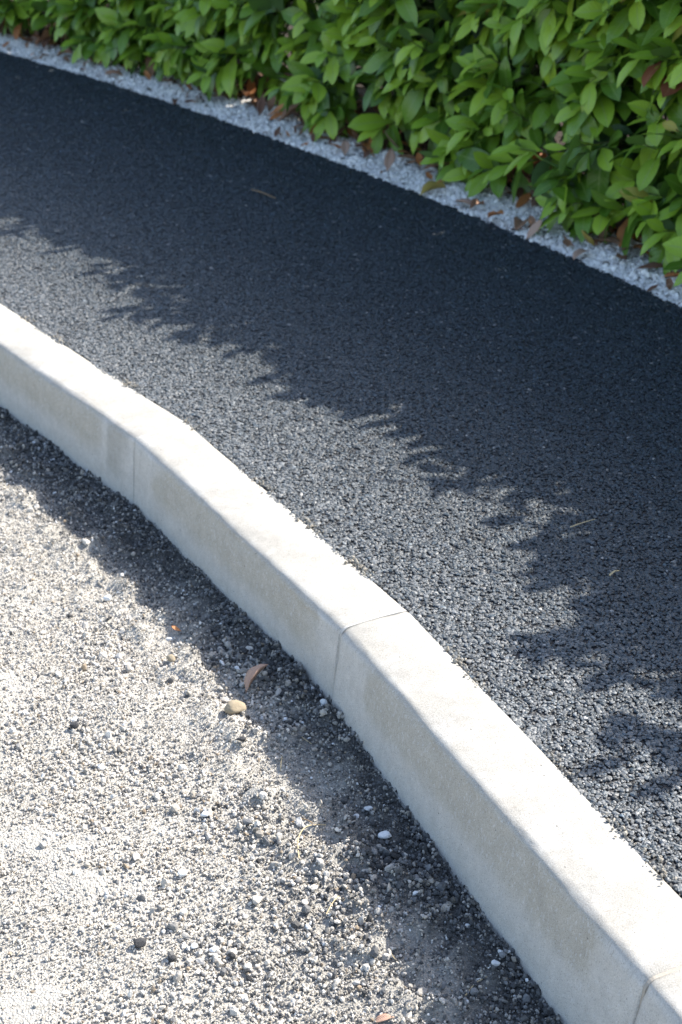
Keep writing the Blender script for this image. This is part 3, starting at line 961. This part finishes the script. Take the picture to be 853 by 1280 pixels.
LEAVES = [
    (8, 40, .07, 'dark', 'dark brown leaf at the far left end of the gravel under the hedge'),
    (45, 54, .06, 'pink', 'pale leaf on the far left gravel below the first laurel shoots'),
    (82, 72, .075, 'brown', 'brown leaf on the gravel left of two others near the far end'),
    (112, 75, .07, 'orange', 'rusty leaf half under the hedge at the far end of the gravel'),
    (138, 72, .09, 'dark', 'dark leaf under low shoots behind a thin brown one'),
    (144, 96, .085, 'brown', 'narrow brown leaf lying along the asphalt edge at the far end'),
    (210, 104, .085, 'orange', 'bright orange brown curled leaf standing up on the far gravel'),
    (219, 129, .05, 'dark', 'small dark leaf against the asphalt below the bright orange leaf'),
    (279, 124, .08, 'pink', 'pale curled leaf in the gravel right of a dark gap in the hedge'),
    (328, 143, .09, 'dark', 'dark long leaf under overhanging shoots at the back of the gravel'),
    (372, 150, .13, 'brown', 'largest brown leaf of the heap in the dark hollow under the hedge'),
    (392, 156, .10, 'orange', 'orange brown leaf at the right of the heap in the hedge hollow'),
    (347, 170, .05, 'dark', 'little dark leaf on the path side of the gravel below the hedge hollow'),
    (421, 178, .09, 'dark', 'dark folded leaf on gravel just left of a pale one'),
    (432, 191, .075, 'pink', 'pale tan leaf lying flat at the asphalt edge in mid strip'),
    (458, 190, .07, 'orange', 'reddish leaf standing on edge next to the pale tan leaf'),
    (477, 181, .12, 'dark', 'long dark leaf lying across the back of the gravel in mid strip'),
    (487, 211, .075, 'pink', 'thin pinkish leaf lying lengthwise on open gravel'),
    (541, 241, .085, 'yellow', 'yellow edged leaf lying at the asphalt edge'),
    (541, 211, .07, 'brown', 'brown leaf tucked beneath drooping shoots behind the yellow edged leaf'),
    (580, 256, .07, 'pink', 'pale pinkish leaf left of a tan one at the middle right gravel'),
    (597, 260, .06, 'brown', 'tan brown leaf right of a pinkish one at the middle right gravel'),
    (619, 277, .075, 'orange', 'orange tan leaf touching the asphalt edge between hanging shoots'),
    (651, 284, .10, 'brown', 'brown curled leaf hooked over the asphalt edge below a hanging leaf'),
    (667, 297, .065, 'pink', 'pale pinkish leaf overlapping the asphalt beside the brown curled one'),
    (715, 274, .085, 'orange', 'rust coloured leaf in the dark hollow at the right of the hedge foot'),
    (735, 309, .06, 'yellow', 'small yellow leaf lying on white gravel under the right shoots'),
    (757, 309, .10, 'brown', 'broad brown leaf standing among gravel behind the small yellow one'),
    (727, 320, .07, 'pink', 'pale flat leaf on the path side of the small yellow one'),
    (777, 328, .06, 'brown', 'thin brown leaf on gravel near the right corner of the strip'),
    (812, 338, .07, 'dark', 'dark leaf beside the grey round pebble at the right'),
    (843, 348, .055, 'orange', 'small orange leaf below the grey round pebble'),
]
for px, py, ln, hue, lab in LEAVES:
    fallen(px, py, G, ln * rl.uniform(1.2, 1.45), hue, lab, tilt=.45)
# the two leaves on the road base
def zr(px, py):
    p = at(px, py, -.17)[None, :2]
    d = -pdist(p, LINE)[0]
    return float((road_z(p[:, 0], p[:, 1]) + clods(p[:, 0], p[:, 1], d))[0])
fallen(319, 859, zr(319, 859) + .004, .072, 'pink', 'folded tan leaf leaning by the rounded tan stone beside the kerb', yaw=R(-62), tilt=.8, group='fallen leaves on the road base', roll=-.35, bend=.5, width=.25, fold=.85)
fallen(221, 788, zr(221, 788) + .004, .024, 'orange', 'small orange brown leaf scrap in the kerb shadow', yaw=R(75), tilt=.3, group='fallen leaves on the road base')
fallen(480, 1276, zr(480, 1276) + .003, .032, 'pink', 'pale pinkish leaf scrap at the bottom edge of the picture', yaw=R(100), tilt=.2, group='fallen leaves on the road base')

# leaf litter nobody could count under the hedge
Vs, Qs, Us, off = [], [], [], 0
for k in range(1250):
    u = rl.uniform(-1.4, e_len + 1.2); o_ = .02 + .6 * rl.random() ** .8
    if o_ < .2 and vnoise(u, u * 0, .16, 95) < .42: continue
    P, _ = pu(u, o_)
    V, UV, Q = leaf_shape(5, 2, .5, rl.uniform(-1, 1), .2, rl.uniform(-1, 1), .2)
    V = (V - V.mean(0)) * (rl.uniform(.06, .12) if o_ > .2 else rl.uniform(.02, .075))
    rot = np.array(Matrix.Rotation(rl.uniform(0, 6.28), 3, 'Z') @ Matrix.Rotation(rl.normal(0, .4), 3, 'X'))
    V = V @ rot.T; V[:, 2] -= V[:, 2].min()
    Vs.append(V + np.array([P[0], P[1], (-.018 if o_ > .28 else -.010) + rl.uniform(0, .014)])); Qs.append(Q + off); Us.append(UV); off += len(V)
me = mesh_np('leaf_litter', np.vstack(Vs), np.vstack(Qs), True, np.vstack(Us), rl.integers(0, 2, sum(map(len, Qs))) * 0 + np.repeat(rl.integers(0, 3, len(Qs)), len(Qs[0])))
for h in ('brown', 'dark', 'orange'): me.materials.append(M_DEAD[h])
tag(link('leaf_litter', me), kind='stuff')

def stone_mesh(seed, sx, sy, sz, facet=.22):
    import bmesh
    bm = bmesh.new()
    bmesh.ops.create_icosphere(bm, subdivisions=3, radius=.5)
    r = np.random.default_rng(seed)
    planes = [(lambda v: v / np.linalg.norm(v))(r.normal(0, 1, 3)) for _ in range(11)]
    hs = r.uniform(.5 - facet, .48, 11)
    for v in bm.verts:
        c = np.array(v.co)
        for pl, h in zip(planes, hs):
            e = c @ pl - h
            if e > 0: c = c - pl * e * .88
        c = c * (1 + .05 * (vnoise(c[0] * 3 + seed, c[1] * 3 + c[2] * 2, .5) - .5))
        v.co = Vector((c[0] * sx, c[1] * sy, c[2] * sz))
    me = bpy.data.meshes.new('stone'); bm.to_mesh(me); bm.free()
    me.polygons.foreach_set('use_smooth', np.ones(len(me.polygons), dtype=bool))
    return me
M_ST = {'tan': mat_plain('tan_stone', (.20, .16, .105), (.38, .32, .23), 38, .9, .2, 1.0),
        'white': mat_plain('pale_stone', (.55, .55, .54), (.72, .72, .71), 70, .8),
        'black': mat_plain('asphalt_lump', (.018, .018, .020), (.05, .05, .052), 200, .7, .4, 1.0),
        'grey': mat_plain('grey_stone', (.34, .36, .37), (.48, .50, .51), 60, .8)}
STONES = [
    (294, 886, .046, .032, .030, 'tan', 'rounded tan stone, the largest, beside the folded leaf on the road base', 20),
    (214, 824, .026, .017, .016, 'tan', 'small angular tan stone left of the kerb shadow edge', -30),
    (405, 881, .018, .018, .024, 'white', 'white stone at the foot of the kerb joint', 10),
    (482, 1045, .028, .016, .014, 'white', 'flat white stone in the dark crumbs below the nearest long kerb stone', 15),
    (446, 1021, .012, .010, .008, 'white', 'little white chip left of the flat white stone', 0),
    (256, 1019, .018, .014, .012, 'white', 'white stone in the open crushed stone', 0),
    (229, 1092, .019, .015, .013, 'white', 'bright white stone below the middle of the road base', 30),
    (135, 749, .022, .018, .014, 'white', 'pale stone near the kerb shadow at the left', 0),
    (556, 1127, .010, .009, .009, 'white', 'white cube shaped chip beside the nearest long kerb stone', 0),
    (584, 1158, .011, .009, .007, 'white', 'tiny white chip lower down beside the nearest long kerb stone', 0),
    (620, 1205, .015, .012, .010, 'white', 'pale grey chip near the curved straw at the kerb foot', 0),
    (93, 908, .018, .015, .013, 'black', 'black asphalt lump on pale crushed stone at the left', 0),
    (175, 1180, .024, .018, .015, 'black', 'largest black asphalt lump on the lower left crushed stone', 20),
    (216, 1199, .014, .012, .010, 'black', 'black asphalt lump right of the largest lower left one', 0),
    (290, 1196, .014, .012, .012, 'black', 'black asphalt lump by two white stones low on the road base', 0),
    (354, 868, .019, .016, .014, 'black', 'black asphalt lump between the folded leaf and the kerb joint', 0),
    (303, 925, .020, .012, .010, 'black', 'black flat asphalt lump below the rounded tan stone', 15),
    (338, 832, .024, .014, .012, 'black', 'black asphalt lump against the foot of the middle kerb stone', -20),
    (305, 815, .018, .015, .012, 'black', 'black asphalt lump farther along the foot of the middle kerb stone', 0),
    (268, 1188, .018, .012, .010, 'white', 'white stone beside a black lump low on the road base', 0),
    (243, 1184, .013, .012, .010, 'white', 'small white stone left of a larger one low on the road base', 0),
]
for i, (px, py, sx, sy, sz, kind, lab, yaw) in enumerate(STONES):
    z = zr(px, py)
    p = at(px, py, z + sz * .3)
    o = link('stone', stone_mesh(100 + i, sx, sy, sz, .19 if i == 0 else .22), M_ST[kind])
    o.location = (p[0], p[1], z + sz * .32 + .002); o.rotation_euler = (rl.normal(0, .12), rl.normal(0, .12), R(yaw))
    tag(o, lab, 'stone', 'single stones on the road base')
p = at(838, 334, G)
o = link('pebble', stone_mesh(401, .050, .042, .040, .08), M_ST['grey']); o.location = (p[0], p[1], G + .016)
tag(o, 'grey round pebble on the white gravel at the right edge', 'pebble')

straw_m = mat_plain('dry_straw', (.40, .31, .17), (.55, .45, .28), 90, .7)
twig_m = mat_plain('brown_straw', (.26, .16, .08), (.36, .24, .13), 90, .7)
def straw(pts, z0, lift, rad, mat, label, path=False):
    P = []
    n = len(pts)
    for i, (px, py) in enumerate(pts):
        p = at(px, py, z0 if path else zr(px, py))
        P.append((p[0], p[1], p[2] + lift * (math.sin(math.pi * i / (n - 1)) + .25) + rad))
    P = np.array(P)
    # smooth the polyline
    t = np.linspace(0, n - 1, 4 * n); i = np.clip(t.astype(int), 0, n - 2); f = (t - i)[:, None]
    p0 = P[np.clip(i - 1, 0, n - 1)]; p1 = P[i]; p2 = P[i + 1]; p3 = P[np.clip(i + 2, 0, n - 1)]
    C = .5 * (2 * p1 + (p2 - p0) * f + (2 * p0 - 5 * p1 + 4 * p2 - p3) * f ** 2 + (3 * p1 - p0 - 3 * p2 + p3) * f ** 3)
    c0 = C[0].copy()
    V, Fc = tube(C - c0, list(np.linspace(rad, rad * .6, len(C))), 5)
    o = link('straw', mesh_from('straw', V, Fc, True), mat); o.location = c0
    return tag(o, label, 'straw', 'dry straws')
straw([(582, 1246), (596, 1232), (615, 1225), (640, 1222), (652, 1219)], 0, .006, .0011, straw_m, 'curved dry straw at the foot of the nearest long kerb stone')
straw([(374, 1075), (373, 1055), (380, 1042), (392, 1036), (408, 1033)], 0, .008, .0013, straw_m, 'hooked pale straw in the dark crumbs')
straw([(362, 1031), (375, 1028), (388, 1031), (394, 1036)], 0, .006, .0011, twig_m, 'short arched brown straw above the hooked pale one')
straw([(408, 1144), (416, 1132), (424, 1121)], 0, .004, .0011, straw_m, 'short straight straw near the lower shadow edge')
straw([(351, 965), (352, 955), (353, 946)], 0, .005, .0011, straw_m, 'stub of yellow straw below the rounded tan stone')
straw([(375, 920), (382, 927), (390, 931)], 0, .003, .001, straw_m, 'tiny straw splinter in the kerb shadow')
straw([(500, 1213), (512, 1205), (520, 1203)], 0, .004, .001, twig_m, 'brown straw fragment left of the curved dry straw')
straw([(487, 1186), (492, 1200), (500, 1206)], 0, .004, .001, straw_m, 'pale straw fragment above the brown one')
straw([(713, 660), (727, 657), (744, 650)], .0, .004, .0013, straw_m, 'thin straw lying on shaded asphalt', True)
straw([(762, 721), (768, 718), (774, 715)], .0, .004, .0022, straw_m, 'short thick straw bit on the shaded asphalt', True)
straw([(315, 238), (328, 243), (345, 249)], .0, .004, .0020, twig_m, 'brown straw bit on the far shaded asphalt', True)
